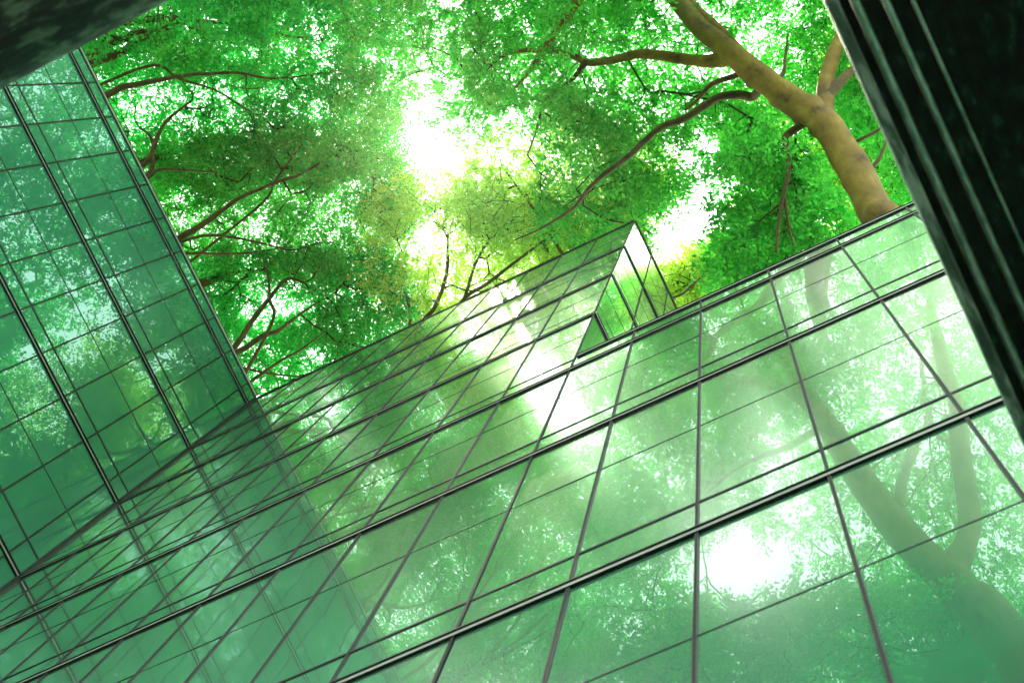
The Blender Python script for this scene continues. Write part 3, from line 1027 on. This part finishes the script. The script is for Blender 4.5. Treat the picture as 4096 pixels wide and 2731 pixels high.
# trees standing behind the viewer: seen in the glass, their tops reaching into the upper edge
tR = [(2.0, -6.2, 0.0, 0.44), (1.6, -5.6, 9.0, 0.38)] + [tuple(r) for r in plm([(4060, 2600, 21.0, 0.34), (3860, 2380, 23.5, 0.31), (3640, 2170, 26.0, 0.285), (3500, 2000, 28.0, 0.265), (3370, 1800, 30.5, 0.24),
                                                              (3250, 1620, 33.0, 0.215), (3150, 1440, 36.0, 0.17), (3060, 1330, 38.5, 0.11), (2960, 1220, 42.0, 0.03)])]
limbR = [plm([(3800, 2330, 24.2, 0.245), (3880, 2100, 25.5, 0.202), (3850, 1850, 27.0, 0.187), (3820, 1600, 29.0, 0.173), (3760, 1400, 31.5, 0.144), (3720, 1200, 34.5, 0.101)]),
         plm([(3270, 1650, 32.6, 0.158), (3150, 1560, 33.0, 0.122), (3000, 1530, 33.6, 0.108), (2880, 1510, 34.2, 0.094), (2750, 1480, 35, 0.065), (2600, 1460, 36, 0.036), (2450, 1480, 37, 0.014)]),
         plm([(3620, 2150, 26.4, 0.144), (3600, 1980, 27.6, 0.115), (3650, 1800, 29.4, 0.101), (3700, 1640, 31.4, 0.072), (3690, 1450, 34, 0.043)]),
         plm([(3420, 1860, 29.9, 0.086), (3300, 1720, 30.8, 0.072), (3150, 1790, 31.2, 0.058), (2980, 1860, 31.8, 0.043), (2820, 1980, 32.4, 0.022)])]
sR = np.vstack([sample((2500, 1000, 4300, 2900), 1500, 31, 40, 51, blob(3300, 1900, 850, 950), True)])
make_tree('broad_tree', 'large tree standing in front of the glass, its forked trunk mirrored at lower right', tR, limbR, sR, LF_MID, 0.108, 36, M_BARK, 52, GRP, 22)


def back_tree(label, base, top, fan, sprays, leaf, seed):
    tr = [(*base, 0.42), ((base[0] + top[0]) / 2 + 0.3, (base[1] + top[1]) / 2, top[2] * 0.5, 0.36), (*top, 0.26), (top[0] + 0.3, top[1] + 0.4, top[2] + 4, 0.12)]
    lb = []
    for dx, dy, dz in fan:
        a = np.array(top)
        lb.append([(*a, 0.12), (*(a + np.array([dx * 1.2, dy * 0.8, dz]) * 0.35 + [0, 0, 0.3]), 0.075), (*(a + np.array([dx * 0.85, dy * 1.15, dz]) * 0.7 + [0, 0, 0.2]), 0.035), (*(a + np.array([dx, dy, dz])), 0.010)])
    make_tree('tall_tree', label, tr, lb, sprays, leaf, 0.10, 36, M_TWIG, seed, GRP)


back_tree('tall tree mirrored in the pale middle panes of the glass front', (-4.0, -15.5, 0), (-4.2, -13.2, 31.0),
          [(-3.0, 4.5, 3.5), (-1.0, 6.5, 4.5), (2.5, 5.0, 4.2), (3.2, 2.5, 3.6), (-4.0, 2.5, 3.0), (0.6, 4.0, 3.5)],
          sample((1100, 1000, 3100, 2900), 800, 33, 39.5, 61, blob(2100, 2000, 900, 850), True), LF_MID, 62)
back_tree('tall dark tree mirrored in the shaded lower left panes', (-9.2, -15.5, 0), (-8.8, -13.5, 31.0),
          [(2.8, 4.0, 3.8), (3.4, 2.0, 3.6), (-1.0, 5.5, 4.0), (1.0, 6.5, 4.5)],
          sample((400, 1400, 2000, 3100), 1200, 33, 39.5, 63, blob(1150, 2350, 650, 700), True), LF_EMER, 64)

back_tree('added lower tree, mirrored to darken the bottom panes at the lower right', (1.2, -14.0, 0), (1.0, -13.0, 21.0),
          [(-3.5, 3.5, 4.5), (-1.0, 4.5, 5.5), (2.5, 4.0, 5.2), (-5.5, 2.0, 4.6), (-2.6, 2.0, 3.5)],
          sample((1900, 2300, 4300, 3000), 1700, 23, 28, 65, blob(3300, 2900, 1000, 470), True), LF_EMER, 66)  # tree added out of direct view so its reflection darkens these panes

# ------------------------------------------------------------------ the hazy air that glows around the sun
hm, ht, hout = node_mat('haze_air')
pv = ht.nodes.new('ShaderNodeVolumePrincipled')
pv.inputs['Color'].default_value = (0.80, 1.0, 0.62, 1)
pv.inputs['Density'].default_value = 0.00013
pv.inputs['Anisotropy'].default_value = 0.9
ht.links.new(pv.outputs['Volume'], hout.inputs['Volume'])
hv = np.array([(x, y, z) for z in (-1.0, 52.0) for x, y in ((-700, -700), (700, -700), (700, 700), (-700, 700))])
hz = mesh_obj('haze', hv, BOXF, hm)
hz['kind'] = 'stuff'
